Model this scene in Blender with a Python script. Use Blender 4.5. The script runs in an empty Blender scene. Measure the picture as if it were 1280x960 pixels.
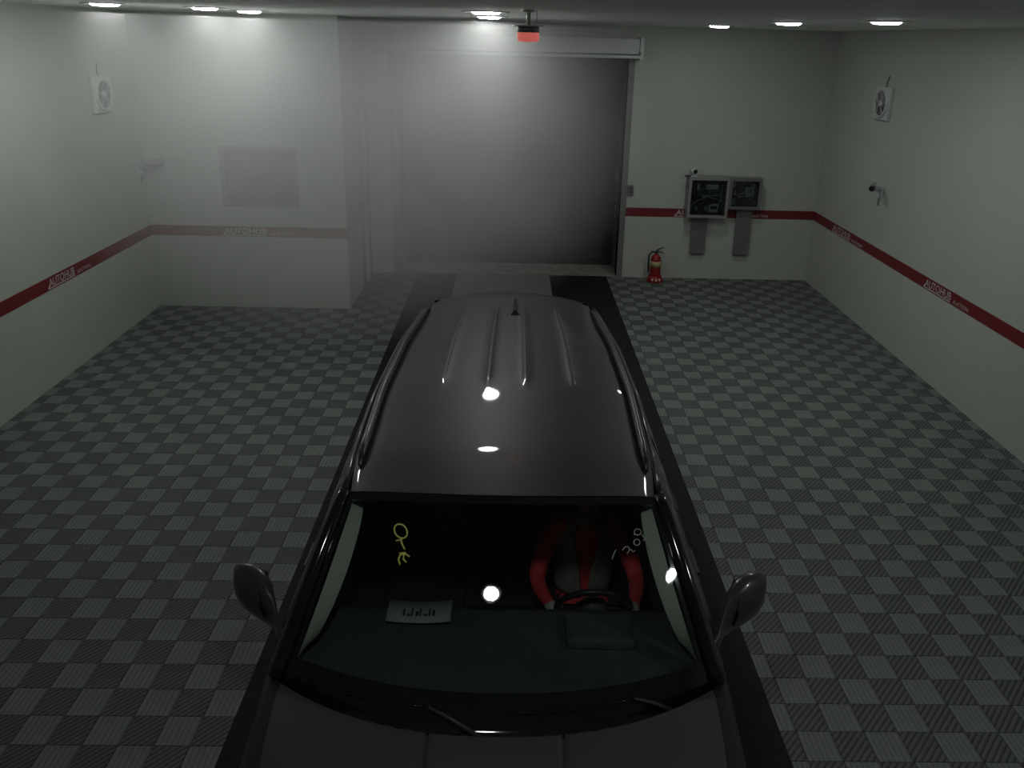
import bpy, bmesh, math, random
from mathutils import Vector, Matrix
from math import sin, cos, pi, radians
random.seed(7)
SC = bpy.context.scene
C = SC.collection

# ------------------------------------------------------------------ camera
CAM_POS = Vector((-2.5343, -7.3976, 3.6978))
RIGHT = Vector((0.9996144, -0.01381829, 0.02408521))
UP = Vector((-0.01869504, 0.30642803, 0.95171023))
FWD = Vector((0.02053139, 0.95179353, -0.30605154))
FPX, PX0, PY0 = 979.558, 657.54, 361.92
cd = bpy.data.cameras.new('camera'); cam = bpy.data.objects.new('camera', cd); C.objects.link(cam)
cd.sensor_width = 36.0; cd.lens = FPX / 1280 * 36
cd.shift_x = -(PX0 - 640) / 1280; cd.shift_y = (PY0 - 480) / 1280
cd.clip_start = 0.05
R3 = Matrix((RIGHT, UP, -FWD)).transposed()
cam.matrix_world = Matrix.Translation(CAM_POS) @ R3.to_4x4()
SC.camera = cam

def project(p):
    e = Vector(p) - CAM_POS
    d = e.dot(FWD)
    if d <= 0.05: return None
    return (PX0 + FPX * e.dot(RIGHT) / d, PY0 - FPX * e.dot(UP) / d, d)

# ------------------------------------------------------------------ world, exposure
w = bpy.data.worlds.new('world'); SC.world = w; w.use_nodes = True
w.node_tree.nodes['Background'].inputs[0].default_value = (0.5, 0.55, 0.55, 1)
w.node_tree.nodes['Background'].inputs[1].default_value = 0.02
SC.view_settings.view_transform = 'Standard'; SC.view_settings.look = 'None'
SC.view_settings.exposure = 0.0; SC.view_settings.gamma = 1.0; SC.view_settings.use_curve_mapping = False
LAMP_STRENGTH = 68.0
SC.cycles.max_bounces = 7; SC.cycles.diffuse_bounces = 4; SC.cycles.glossy_bounces = 4; SC.cycles.volume_bounces = 1
SC.cycles.volume_step_rate = 6.0; SC.cycles.volume_max_steps = 64; SC.cycles.use_denoising = True

# ------------------------------------------------------------------ materials
def nodes(m): return m.node_tree.nodes, m.node_tree.links
def mat(name, col, rough=0.5, metal=0.0, var=0.08, scale=6.0, coat=0.0, spec=0.5, emit=0.0, bump=0.0, emitcol=None):
    m = bpy.data.materials.new(name); m.use_nodes = True
    n, l = nodes(m); b = n['Principled BSDF']
    b.inputs['Roughness'].default_value = rough; b.inputs['Metallic'].default_value = metal
    b.inputs['Specular IOR Level'].default_value = spec
    b.inputs['Coat Weight'].default_value = coat; b.inputs['Coat Roughness'].default_value = 0.03
    tc = n.new('ShaderNodeTexCoord'); nz = n.new('ShaderNodeTexNoise'); nz.inputs['Scale'].default_value = scale
    nz.inputs['Detail'].default_value = 3
    l.new(tc.outputs['Object'], nz.inputs['Vector'])
    rp = n.new('ShaderNodeValToRGB')
    c = Vector(col[:3])
    rp.color_ramp.elements[0].position = 0.3; rp.color_ramp.elements[1].position = 0.7
    rp.color_ramp.elements[0].color = (*(c * (1 - var)), 1); rp.color_ramp.elements[1].color = (*(c * (1 + var)), 1)
    l.new(nz.outputs['Fac'], rp.inputs['Fac']); l.new(rp.outputs['Color'], b.inputs['Base Color'])
    if emit:
        b.inputs['Emission Color'].default_value = (*(emitcol or col)[:3], 1); b.inputs['Emission Strength'].default_value = emit
    if bump:
        bp = n.new('ShaderNodeBump'); bp.inputs['Strength'].default_value = bump; bp.inputs['Distance'].default_value = 0.01
        l.new(nz.outputs['Fac'], bp.inputs['Height']); l.new(bp.outputs['Normal'], b.inputs['Normal'])
    return m
def glass(name, tint, rough=0.0, ior=1.5):
    m = bpy.data.materials.new(name); m.use_nodes = True
    n, l = nodes(m); n.remove(n['Principled BSDF'])
    t = n.new('ShaderNodeBsdfTransparent'); t.inputs[0].default_value = (*tint, 1)
    g = n.new('ShaderNodeBsdfGlossy'); g.inputs['Roughness'].default_value = rough
    f = n.new('ShaderNodeFresnel'); f.inputs['IOR'].default_value = ior
    x = n.new('ShaderNodeMixShader')
    l.new(f.outputs[0], x.inputs[0]); l.new(t.outputs[0], x.inputs[1]); l.new(g.outputs[0], x.inputs[2])
    l.new(x.outputs[0], n['Material Output'].inputs['Surface'])
    return m
def tile_mat(name, base, slot, diag):
    """ribbed tile: fine ribs with slots between, laid out by the tile's own uv"""
    m = bpy.data.materials.new(name); m.use_nodes = True
    n, l = nodes(m); b = n['Principled BSDF']; b.inputs['Roughness'].default_value = 0.62
    b.inputs['Specular IOR Level'].default_value = 0.3
    uv = n.new('ShaderNodeUVMap'); mp = n.new('ShaderNodeMapping')
    mp.inputs['Rotation'].default_value = (0, 0, radians(45 if diag else 0))
    wv = n.new('ShaderNodeTexWave'); wv.wave_profile = 'TRI'; wv.bands_direction = 'X'
    wv.inputs['Scale'].default_value = 2.0 if not diag else 2.1
    wv.inputs['Distortion'].default_value = 0.0
    l.new(uv.outputs['UV'], mp.inputs['Vector']); l.new(mp.outputs['Vector'], wv.inputs['Vector'])
    rp = n.new('ShaderNodeValToRGB')
    rp.color_ramp.elements[0].position = 0.25; rp.color_ramp.elements[1].position = 0.5
    rp.color_ramp.elements[0].color = (*slot, 1); rp.color_ramp.elements[1].color = (*base, 1)
    l.new(wv.outputs['Fac'], rp.inputs['Fac'])
    tc = n.new('ShaderNodeTexCoord'); nz = n.new('ShaderNodeTexNoise'); nz.inputs['Scale'].default_value = 1.7
    l.new(tc.outputs['Object'], nz.inputs['Vector'])
    mx = n.new('ShaderNodeMix'); mx.data_type = 'RGBA'; mx.blend_type = 'MULTIPLY'; mx.inputs['Factor'].default_value = 0.35
    l.new(rp.outputs['Color'], mx.inputs['A']); l.new(nz.outputs['Fac'], mx.inputs['B'])
    l.new(mx.outputs['Result'], b.inputs['Base Color'])
    bp = n.new('ShaderNodeBump'); bp.inputs['Strength'].default_value = 0.5; bp.inputs['Distance'].default_value = 0.006
    l.new(wv.outputs['Fac'], bp.inputs['Height']); l.new(bp.outputs['Normal'], b.inputs['Normal'])
    return m

M = {}
M['wall'] = mat('painted_wall', (0.46, 0.485, 0.445), 0.6, var=0.03, scale=1.5)
M['ceil'] = mat('ceiling_paint', (0.88, 0.89, 0.87), 0.7, var=0.03, scale=1.2)
M['red'] = mat('red_stripe', (0.17, 0.016, 0.021), 0.5, var=0.06, scale=3)
M['letter'] = mat('white_letter', (0.62, 0.60, 0.58), 0.5, var=0.05)
M['tile_l'] = tile_mat('tile_lit', (0.225, 0.245, 0.225), (0.165, 0.182, 0.167), False)  # one tile colour in truth; light caught by these ribs is painted in
M['tile_d'] = tile_mat('tile_shaded', (0.135, 0.150, 0.138), (0.055, 0.062, 0.056), True)  # same tile turned, its ribs' shading painted in as a darker colour
M['subfloor'] = mat('subfloor', (0.02, 0.022, 0.02), 0.8)
M['mat_dark'] = mat('rubber_mat', (0.012, 0.014, 0.0135), 0.75, var=0.2, scale=9, bump=0.1, spec=0.2)
M['mat_mid'] = mat('grey_mat', (0.19, 0.205, 0.205), 0.6, var=0.1, scale=9)
M['concrete'] = mat('threshold_concrete', (0.26, 0.25, 0.22), 0.8, var=0.25, scale=5, bump=0.2)
M['jamb'] = mat('jamb_metal', (0.17, 0.175, 0.17), 0.45, var=0.08, scale=4)
M['curtain'] = mat('door_curtain', (0.036, 0.041, 0.052), 0.5, var=0.12, scale=1.5)
M['white_metal'] = mat('white_metal', (0.55, 0.57, 0.55), 0.4, var=0.03)
M['grey_metal'] = mat('grey_metal', (0.24, 0.25, 0.24), 0.45, var=0.06)
M['duct'] = mat('duct_grey', (0.15, 0.16, 0.155), 0.55, var=0.08)
M['black'] = mat('black_plastic', (0.012, 0.013, 0.013), 0.45, var=0.15)
M['dark'] = mat('dark_grey', (0.04, 0.042, 0.042), 0.5, var=0.15)
M['board'] = mat('board_dark', (0.03, 0.036, 0.045), 0.5, var=0.4, scale=18)
M['pane'] = mat('frosted_pane', (0.20, 0.215, 0.205), 0.25, var=0.1, scale=1.0)
M['paint'] = mat('car_paint', (0.017, 0.0195, 0.020), 0.45, metal=0.1, coat=0.5, spec=0.3, var=0.04, scale=3)
M['hoodpaint'] = mat('car_paint_sheen', (0.045, 0.052, 0.049), 0.5, metal=0.1, coat=0.25, var=0.06, scale=4)  # same paint as the body, lightened: reflected ceiling put into the hood colour
M['mirrorshell'] = mat('mirror_shell', (0.045, 0.047, 0.048), 0.3, coat=0.5, var=0.05)
M['gloss'] = mat('gloss_black', (0.008, 0.009, 0.009), 0.08, coat=0.5, var=0.1)
M['rail'] = mat('rail_satin', (0.055, 0.06, 0.06), 0.25, metal=0.4, var=0.06)
M['sideglass'] = mat('side_glass', (0.006, 0.008, 0.008), 0.03, var=0.1)
M['windshield'] = glass('windshield_glass', (0.90, 0.95, 0.92))
M['boxglass'] = glass('cabinet_glass', (0.75, 0.8, 0.8))
M['trim'] = mat('pillar_trim', (0.62, 0.68, 0.60), 0.7, var=0.04)
M['dash'] = mat('dash_plastic', (0.048, 0.062, 0.057), 0.55, var=0.15, scale=12)
M['seat'] = mat('seat_fabric', (0.02, 0.021, 0.022), 0.8, var=0.2, scale=20)
M['tire'] = mat('tire_rubber', (0.012, 0.012, 0.012), 0.75)
M['alloy'] = mat('alloy', (0.35, 0.36, 0.37), 0.3, metal=0.8, var=0.05)
M['mirrorglass'] = mat('mirror_glass', (0.6, 0.62, 0.65), 0.03, metal=1.0, var=0.02)
M['lampglass'] = mat('lamp_glass', (0.25, 0.27, 0.28), 0.1, coat=0.6)
M['yellow'] = mat('yellow_marker', (0.75, 0.72, 0.18), 0.6, var=0.1, scale=60)
M['chalk'] = mat('white_marker', (0.5, 0.52, 0.5), 0.6, var=0.1, scale=60)
M['paper'] = mat('paper', (0.22, 0.25, 0.24), 0.7, var=0.04)
M['ink'] = mat('ink', (0.01, 0.012, 0.012), 0.7)
M['shirt'] = mat('red_shirt', (0.68, 0.05, 0.07), 0.85, var=0.15, scale=25)
M['vest'] = mat('dark_vest', (0.26, 0.265, 0.24), 0.85, var=0.2, scale=22)
M['trousers'] = mat('dark_trousers', (0.02, 0.02, 0.025), 0.85, var=0.2, scale=22)
M['skin'] = mat('skin', (0.42, 0.28, 0.21), 0.6, var=0.06, scale=18)
M['glove'] = mat('pale_glove', (0.45, 0.47, 0.42), 0.8, var=0.1, scale=22)
M['hair'] = mat('black_hair', (0.012, 0.011, 0.010), 0.5, var=0.3, scale=40)
M['eye'] = mat('eye', (0.02, 0.015, 0.012), 0.2)
M['ext_red'] = mat('extinguisher_red', (0.28, 0.012, 0.014), 0.3, var=0.06)
M['ext_label'] = mat('extinguisher_label', (0.42, 0.38, 0.16), 0.5, var=0.15, scale=40)
M['reflector'] = mat('lamp_reflector', (0.7, 0.7, 0.72), 0.35, emit=1.2, emitcol=(0.95, 0.98, 1.0))
M['led'] = mat('lamp_led', (0.9, 0.92, 1.0), 0.5, emit=LAMP_STRENGTH, emitcol=(0.97, 1.0, 0.97))
M['beacon'] = mat('beacon_red', (0.75, 0.10, 0.08), 0.3, emit=0.4, emitcol=(1.0, 0.22, 0.18))

# ------------------------------------------------------------------ builders
def link(o, parent=None):
    C.objects.link(o)
    if parent: o.parent = parent
    return o
def obj(name, me, m, parent=None, smooth=False):
    o = bpy.data.objects.new(name, me); link(o, parent)
    if m is not None:
        me.materials.clear(); me.materials.append(M[m] if isinstance(m, str) else m)
    if smooth: me.polygons.foreach_set('use_smooth', [True] * len(me.polygons))
    me.name = name
    return o
def mesh_py(name, v, f, m, parent=None, smooth=False):
    me = bpy.data.meshes.new(name); me.from_pydata(v, [], f); me.update()
    return obj(name, me, m, parent, smooth)
def bm_obj(name, bm, m, parent=None, smooth=False):
    me = bpy.data.meshes.new(name); bm.normal_update(); bm.to_mesh(me); bm.free()
    return obj(name, me, m, parent, smooth)
def add_box(bm, x0, x1, y0, y1, z0, z1, bev=0.0):
    t = bmesh.new(); bmesh.ops.create_cube(t, size=1)
    for v in t.verts:
        v.co = Vector((x0 + (v.co.x + .5) * (x1 - x0), y0 + (v.co.y + .5) * (y1 - y0), z0 + (v.co.z + .5) * (z1 - z0)))
    if bev: bmesh.ops.bevel(t, geom=t.edges[:], offset=bev, segments=2, affect='EDGES', profile=0.6)
    me = bpy.data.meshes.new('t'); t.to_mesh(me); t.free(); bm.from_mesh(me); bpy.data.meshes.remove(me)
def box(name, x0, x1, y0, y1, z0, z1, m, parent=None, bev=0.0):
    bm = bmesh.new(); add_box(bm, x0, x1, y0, y1, z0, z1, bev)
    return bm_obj(name, bm, m, parent)
def boxes(name, lst, m, parent=None, bev=0.0):
    bm = bmesh.new()
    for b in lst: add_box(bm, *b, bev)
    return bm_obj(name, bm, m, parent)
def lathe(name, prof, m, parent=None, seg=28, loc=(0, 0, 0), rot=None, smooth=True):
    v = []; f = []
    for i in range(seg):
        a = 2 * pi * i / seg
        for r, z in prof: v.append(Vector((r * cos(a), r * sin(a), z)))
    k = len(prof)
    for i in range(seg):
        j = (i + 1) % seg
        for q in range(k - 1): f.append((i * k + q, j * k + q, j * k + q + 1, i * k + q + 1))
    R = rot.to_matrix() if rot else Matrix.Identity(3)
    v = [R @ p + Vector(loc) for p in v]
    o = mesh_py(name, v, f, m, parent, smooth)
    bm = bmesh.new(); bm.from_mesh(o.data); bmesh.ops.remove_doubles(bm, verts=bm.verts[:], dist=1e-5)
    bmesh.ops.recalc_face_normals(bm, faces=bm.faces[:]); bm.to_mesh(o.data); bm.free()
    if smooth: o.data.polygons.foreach_set('use_smooth', [True] * len(o.data.polygons))
    return o
def tube_into(bm, pts, r, seg=8, closed=False):
    pts = [Vector(p) for p in pts]; n = len(pts); rings = []
    ref = None
    for i, p in enumerate(pts):
        a = pts[(i - 1) % n] if (closed or i > 0) else p
        b = pts[(i + 1) % n] if (closed or i < n - 1) else p
        t = (b - a).normalized()
        if ref is None:
            ref = Vector((0, 0, 1)) if abs(t.z) < .9 else Vector((1, 0, 0))
        u = t.cross(ref).normalized(); q = u.cross(t).normalized(); ref = q
        rr = r[i] if isinstance(r, (list, tuple)) else r
        rings.append([bm.verts.new(p + rr * (cos(2 * pi * k / seg) * u + sin(2 * pi * k / seg) * q)) for k in range(seg)])
    for i in range(n if closed else n - 1):
        A, B = rings[i], rings[(i + 1) % n]
        for k in range(seg):
            bm.faces.new((A[k], A[(k + 1) % seg], B[(k + 1) % seg], B[k])).smooth = True
    if not closed:
        bm.faces.new(rings[0][::-1]); bm.faces.new(rings[-1])
def tube(name, pts, r, m, parent=None, seg=8, closed=False):
    bm = bmesh.new(); tube_into(bm, pts, r, seg, closed)
    return bm_obj(name, bm, m, parent)
def grid(name, fn, us, vs, m, parent=None, smooth=True, thick=0.0):
    v = [Vector(fn(a, b)) for b in vs for a in us]; nu = len(us)
    f = [(j * nu + i, j * nu + i + 1, (j + 1) * nu + i + 1, (j + 1) * nu + i) for j in range(len(vs) - 1) for i in range(nu - 1)]
    o = mesh_py(name, v, f, m, parent, smooth)
    if thick:
        s = o.modifiers.new('thick', 'SOLIDIFY'); s.thickness = thick; s.offset = 0
    return o
def lin(a, b, n): return [a + (b - a) * i / (n - 1) for i in range(n)]
def tab(t, x):
    if x <= t[0][0]: return t[0][1]
    for (a, b), (c, d) in zip(t, t[1:]):
        if x <= c:
            s = (x - a) / (c - a); return b + (d - b) * s
    return t[-1][1]
def thing(name, label, cat, loc=(0, 0, 0), rz=0.0, group=None):
    o = bpy.data.objects.new(name, None); C.objects.link(o); o.location = loc; o.rotation_euler = (0, 0, rz)
    o.empty_display_size = 0.1
    o['label'] = label; o['category'] = cat
    if group: o['group'] = group
    return o
def struct(o, label=None, cat=None):
    o['kind'] = 'structure'
    if label: o['label'] = label
    if cat: o['category'] = cat
    return o
def text_geo(body):
    cu = bpy.data.curves.new('t', 'FONT'); cu.body = body; cu.size = 1; cu.extrude = 0.0
    o = bpy.data.objects.new('t', cu); C.objects.link(o)
    bpy.context.view_layer.update()
    dg = bpy.context.evaluated_depsgraph_get(); me = bpy.data.meshes.new_from_object(o.evaluated_get(dg))
    v = [p.co.copy() for p in me.vertices]; f = [tuple(p.vertices) for p in me.polygons]
    bpy.data.objects.remove(o); bpy.data.curves.remove(cu); bpy.data.meshes.remove(me)
    x0 = min(p.x for p in v); x1 = max(p.x for p in v); y0 = min(p.y for p in v); y1 = max(p.y for p in v)
    return [((p.x - x0) / (x1 - x0), (p.y - y0) / (y1 - y0)) for p in v], f
_txt = {}
def lettering(name, body, origin, right, up, wd, ht, m, parent, off=0.0, shear=0.0):
    if body not in _txt: _txt[body] = text_geo(body)
    v, f = _txt[body]
    o = Vector(origin); r = Vector(right); u = Vector(up); nrm = r.cross(u)
    pts = [o + r * (a * wd + b * shear) + u * (b * ht) + nrm * off for a, b in v]
    k = len(pts); pts2 = pts + [p - nrm * 0.0015 for p in pts]
    return mesh_py(name, pts2, f, m, parent)

# ------------------------------------------------------------------ the room
XL, XR, YB, YP, XP, ZC = -7.425, 2.319, 4.876, 3.07, -4.772, 3.90
YF = -9.6
XD0, XD1, ZD, DD = -4.304, -0.80, 3.46, 0.68
ZS0, ZS1 = 1.018, 1.158
TX = 0.1934
S0, S1 = -4.04, -0.966            # long mat
MX0, MX1 = -3.40, -1.896

floor = struct(box('floor', XL - .2, XR + .2, YF - .2, YB + DD + .3, -0.12, -0.012, 'subfloor'), 'dark ribbed checkerboard tile floor of the bay', 'floor')
ceiling = struct(box('ceiling', XL - .2, XR + .2, YF - .2, YB + .2, ZC, ZC + .1, 'ceil'), 'pale flat ceiling with round downlights', 'ceiling')
struct(box('wall_left', XL - .2, XL, YF, YP + .2, -0.012, ZC, 'wall'), 'pale side wall carrying a round fan at the left', 'wall')
struct(box('wall_right', XR, XR + .2, YF, YB + .2, -0.012, ZC, 'wall'), 'pale side wall carrying a round fan at the right', 'wall')
struct(box('wall_front', XL - .2, XR + .2, YF - .2, YF, -0.012, ZC, 'wall'), 'pale wall opposite the roller door', 'wall')
# back wall with its door opening
struct(boxes('wall_back', [(XP, XD0, YB, YB + .2, -0.012, ZC), (XD1, XR, YB, YB + .2, -0.012, ZC), (XD0, XD1, YB, YB + .2, ZD, ZC)], 'wall'),
       'pale end wall around the dark roller door', 'wall')
# partition with the window opening
WX0, WX1, WZ0, WZ1 = -6.42, -5.395, 1.43, 2.24
struct(boxes('wall_partition', [(XL, WX0, YP, YP + .2, -0.012, ZC), (WX1, XP, YP, YP + .2, -0.012, ZC), (WX0, WX1, YP, YP + .2, -0.012, WZ0),
       (WX0, WX1, YP, YP + .2, WZ1, ZC)], 'wall'), 'pale partition wall with a square window', 'wall')
struct(box('wall_recess', XP - .15, XP, YP + .2, YB + .2, -0.012, ZC, 'wall'), 'pale return wall beside the roller door recess', 'wall')
# window
wn = struct(thing('window_1', 'square grey frosted window set in the partition wall', 'window', (0, 0, 0)))
fw = 0.07
boxes('window_frame', [(WX0, WX1, YP - .008, YP + .1, WZ0, WZ0 + fw), (WX0, WX1, YP - .008, YP + .1, WZ1 - fw, WZ1),
      (WX0, WX0 + fw, YP - .008, YP + .1, WZ0 + fw, WZ1 - fw), (WX1 - fw, WX1, YP - .008, YP + .1, WZ0 + fw, WZ1 - fw)], 'grey_metal', wn)
box('pane', WX0 + fw - .01, WX1 - fw + .01, YP + .05, YP + .06, WZ0 + fw - .01, WZ1 - fw + .01, 'pane', wn)
# side door in the recess
dr = struct(thing('door_1', 'narrow pale door in the side of the recess beside the roller door', 'door'))
dy0, dy1, dz = 4.12, 4.68, 2.70
box('panel', XP + .001, XP + .012, dy0 + .05, dy1 - .05, 0.0, dz - .05, 'white_metal', dr)
boxes('door_frame', [(XP, XP + .03, dy0, dy0 + .04, 0, dz), (XP, XP + .03, dy1 - .04, dy1, 0, dz), (XP, XP + .03, dy0, dy1, dz - .04, dz)], 'dark', dr)
# jambs, threshold
struct(box('trim_1', XD0 - .13, XD0, YB - .012, YB + DD, 0.0, ZD, 'jamb'), 'grey metal jamb at the left of the roller door', 'jamb')
struct(box('trim_2', XD1, XD1 + .09, YB - .012, YB + DD, 0.0, ZD, 'jamb'), 'grey metal jamb at the right of the roller door', 'jamb')
struct(box('trim_3', XD0, XD1, YB + .0, YB + DD + .1, -0.012, 0.018, 'concrete'), 'worn concrete threshold under the roller door', 'threshold')
struct(box('trim_4', XD0 - .13, XD1 + .06, YB + .2, YB + DD + .1, ZD, ZD + .1, 'jamb'), 'grey lintel soffit above the roller door', 'lintel')
# roller door: curtain panels, guide, bottom bar
rd = struct(thing('door_2', 'dark closed roller door with wide horizontal panels', 'roller door'))
np_ = 7
for i in range(np_):
    z0 = 0.10 + (ZD - 0.1) * i / np_; z1 = 0.10 + (ZD - 0.1) * (i + 1) / np_
    box('panel', XD0 + .0, XD1 - .0, YB + DD - .03, YB + DD, z0 + .004, z1 - .004, 'curtain', rd, 0.004)
box('backing', XD0, XD1, YB + DD, YB + DD + .02, 0.0, ZD, 'curtain', rd)
box('bottom_bar', XD0, XD1, YB + DD - .05, YB + DD, 0.02, 0.10, 'dark', rd)
for i, x in enumerate([-2.05, -1.9, -1.8, -1.7, -1.62]): box('rubber_stop', x, x + .03, YB + DD - .06, YB + DD - .05, 0.03, 0.1, 'black', rd)
# housing of the roller
hs = thing('roller_housing', 'long white shutter housing across the top of the dark door', 'housing', (0, 0, 0))
HX0, HX1 = XD0 - .02, -0.63
box('cover', HX0, HX1 - .06, YB - .26, YB - .005, 3.50, 3.72, 'white_metal', hs, .012)
box('lower_lip', HX0, HX1 - .06, YB - .28, YB - .005, 3.44, 3.485, 'white_metal', hs, .006)
box('end_cap', HX1 - .06, HX1, YB - .29, YB - .005, 3.42, 3.74, 'white_metal', hs, .008)
box('bolt', HX1 - .075, HX1 - .05, YB - .30, YB - .288, 3.50, 3.53, 'dark', hs)

# red stripe with lettering
def stripe(n, a, b, wall, label):
    """a..b along the wall"""
    t = 0.004
    if wall == 'right': o = box(n, XR - t, XR, a, b, ZS0, ZS1, 'red')
    elif wall == 'left': o = box(n, XL, XL + t, a, b, ZS0, ZS1, 'red')
    elif wall == 'part': o = box(n, a, b, YP - t, YP, ZS0, ZS1, 'red')
    else: o = box(n, a, b, YB - t, YB, ZS0, ZS1, 'red')
    struct(o, label, 'stripe'); return o
def sign(parent, origin, right, w1, w2, gap=.05):
    r = Vector(right); up = Vector((0, 0, 1)); n = r.cross(up); o = Vector(origin) + n * 0.0062
    lettering('lettering', 'AUTOHUB', o + up * .034, r, up, w1, .086, 'letter', parent)
    lettering('lettering_small', 'AUCTION', o + r * (w1 + gap) + up * .022, r, up, w2, .042, 'letter', parent)
    a = o + r * (-.03) + up * .014; b = o + r * w1 + up * .014
    p = [a, b, b + up * .011, a + up * .011, o + up * .118 - r * -.012, o + up * .118 + r * .02]
    mesh_py('underline', [a, b, b + up * .011, a + up * .011, a + r * .02 + up * .011, o + up * .06 + r * .0, o + up * .06 + r * .015], [(0, 1, 2, 3), (3, 4, 6, 5)], 'letter', parent)
ZO = ZS0
s = stripe('trim_5', -5.2, 4.872, 'right', 'red stripe with white lettering along the right wall')
sign(s, (XR, 4.05, ZO), (0, -1, 0), .62, .36); sign(s, (XR, 1.27, ZO), (0, -1, 0), .56, .30)
s = stripe('trim_6', -5.2, 3.066, 'left', 'red stripe with white lettering along the left wall')
sign(s, (XL, .60, ZO), (0, 1, 0), .50, .28)
s = stripe('trim_7', XL + .004, XP, 'part', 'red stripe with faded lettering below the window')
sign(s, (-6.43, YP, ZO), (1, 0, 0), .56, .34)
s = stripe('trim_8', XD1 + .06, XR - .004, 'back', 'red stripe running behind the electrical cabinets')
sign(s, (0.10, YB, ZO), (1, 0, 0), .62, .26, .60)

# ------------------------------------------------------------------ floor tiles
def tile_mesh(name, m):
    h = TX / 2 - .0006; b = .0016; t = 0.0
    v = [(-h, -h, -.012), (h, -h, -.012), (h, h, -.012), (-h, h, -.012), (-h + b, -h + b, t), (h - b, -h + b, t), (h - b, h - b, t), (-h + b, h - b, t)]
    f = [(4, 5, 6, 7), (0, 1, 5, 4), (1, 2, 6, 5), (2, 3, 7, 6), (3, 0, 4, 7)]
    me = bpy.data.meshes.new(name); me.from_pydata(v, [], f)
    uv = me.uv_layers.new(name='UVMap')
    for lp in me.loops:
        c = v[lp.vertex_index]; uv.data[lp.index].uv = (c[0] / TX + .5, c[1] / TX + .5)
    me.materials.append(M[m]); me.update(); return me
tm = {0: tile_mesh('floor_tile_shaded', 'tile_d'), 1: tile_mesh('floor_tile_lit', 'tile_l')}
tiles = []
def add_tiles(cx0, cy0, parity, xa, xb):
    i0 = math.floor((xa - cx0) / TX) - 1; i1 = math.ceil((xb - cx0) / TX) + 1
    j0 = math.floor((YF + .1 - cy0) / TX); j1 = math.ceil((YB - cy0) / TX) + 1
    for i in range(i0, i1 + 1):
        for j in range(j0, j1 + 1):
            x = cx0 + i * TX; y = cy0 + j * TX
            if x + TX / 2 < xa + .01 or x - TX / 2 > xb - .01 or y > YB + .05: continue
            if x < XP and y > YP + .12: continue
            k = (i + j + parity) % 2
            tiles.append((x, y, k))
add_tiles(0.0006, 0.0, 0, S1, XR)
add_tiles(-6.8335, -0.8966, 0, XL, S0)
scored = []
for x, y, k in tiles:
    p = project((x, y, 0)); sc = 0
    if p and -10 < p[0] < 1290 and 0 < p[1] < 975 and not (-3.75 < x < -1.3 and y < -.4): sc = 1 / p[2] ** 3
    scored.append((sc, x, y, k))
scored.sort(reverse=True)
near = scored[:300]; far = scored[300:]
for sc, x, y, k in near:
    o = bpy.data.objects.new('floor_tile', tm[k]); C.objects.link(o); o.parent = floor; o.location = (x, y, 0)
vs, fs, uvs, mi = [], [], [], []
for sc, x, y, k in far:
    me = tm[k]; b = len(vs)
    vs += [(v.co.x + x, v.co.y + y, v.co.z) for v in me.vertices]
    for p in me.polygons:
        fs.append(tuple(q + b for q in p.vertices)); mi.append(k)
        for li in p.loop_indices: uvs.append(tuple(me.uv_layers[0].data[li].uv))
me = bpy.data.meshes.new('floor_tile_field'); me.from_pydata(vs, [], fs)
uv = me.uv_layers.new(name='UVMap')
for i, q in enumerate(uvs): uv.data[i].uv = q
me.materials.append(M['tile_d']); me.materials.append(M['tile_l']); me.polygons.foreach_set('material_index', mi); me.update()
o = bpy.data.objects.new('floor_tile_field', me); C.objects.link(o); o.parent = floor; o['kind'] = 'stuff'
# long mats under the car
for nm, a, b, mm, lab in (('floor_mat', S0, MX0, 'mat_dark', 'long dark rubber mat on the left under the car'),
                          ('floor_mat', MX0, MX1, 'mat_mid', 'lighter grey mat in the middle before the roller door'),
                          ('floor_mat', MX1, S1, 'mat_dark', 'long dark rubber mat on the right under the car')):
    o = box(nm, a, b, YF + .2 if mm == 'mat_dark' else 3.3, YB - .01, 0.0005, 0.008, mm); o['label'] = lab; o['category'] = 'floor mat'; o['group'] = 'mats before the roller door'
o = box('floor_mat', MX0, MX1, YF + .2, 3.295, 0.0005, 0.008, 'mat_dark'); o['label'] = 'dark rubber mat between the side mats under the car'; o['category'] = 'floor mat'; o['group'] = 'mats before the roller door'

# ------------------------------------------------------------------ ceiling lamps
def downlight(x, y, label, d=.40):
    t = thing('downlight', label, 'ceiling light', (x, y, ZC), 0, 'round ceiling downlights')
    r = d / 2
    lathe('trim_ring', [(r * .80, -.006), (r * .97, -.012), (r, -.008), (r, 0.0)], 'white_metal', t, 36)
    lathe('reflector', [(r * .80, -.006), (r * .60, -.002)], 'reflector', t, 24)
    lathe('led_disc', [(0.0005, -.028), (r * .5, -.024), (r * .65, -.002)], 'led', t, 24)
    return t
LIGHTS = [(-6.2, .10, 'downlight by the left wall, nearest to the left edge'), (-5.5, .60, 'middle downlight of the three on the left'), (-5.35, 1.45, 'downlight on the left, farthest from the left wall'),
          (-2.78, -.40, 'nearer of the two downlights beside the red beacon'), (-2.80, 1.2, 'farther of the two downlights beside the red beacon'),
          (.02, 2.9, 'downlight on the right, nearest to the roller door'), (.14, .65, 'middle downlight of the three on the right'), (.58, -.50, 'downlight by the right wall, nearest to the right edge'),
          (-2.74, -5.95, 'downlight above the front end of the car'), (1.0, -5.2, 'downlight over the floor right of the car front')]
for x, y, lab in LIGHTS: downlight(x, y, lab)
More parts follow.
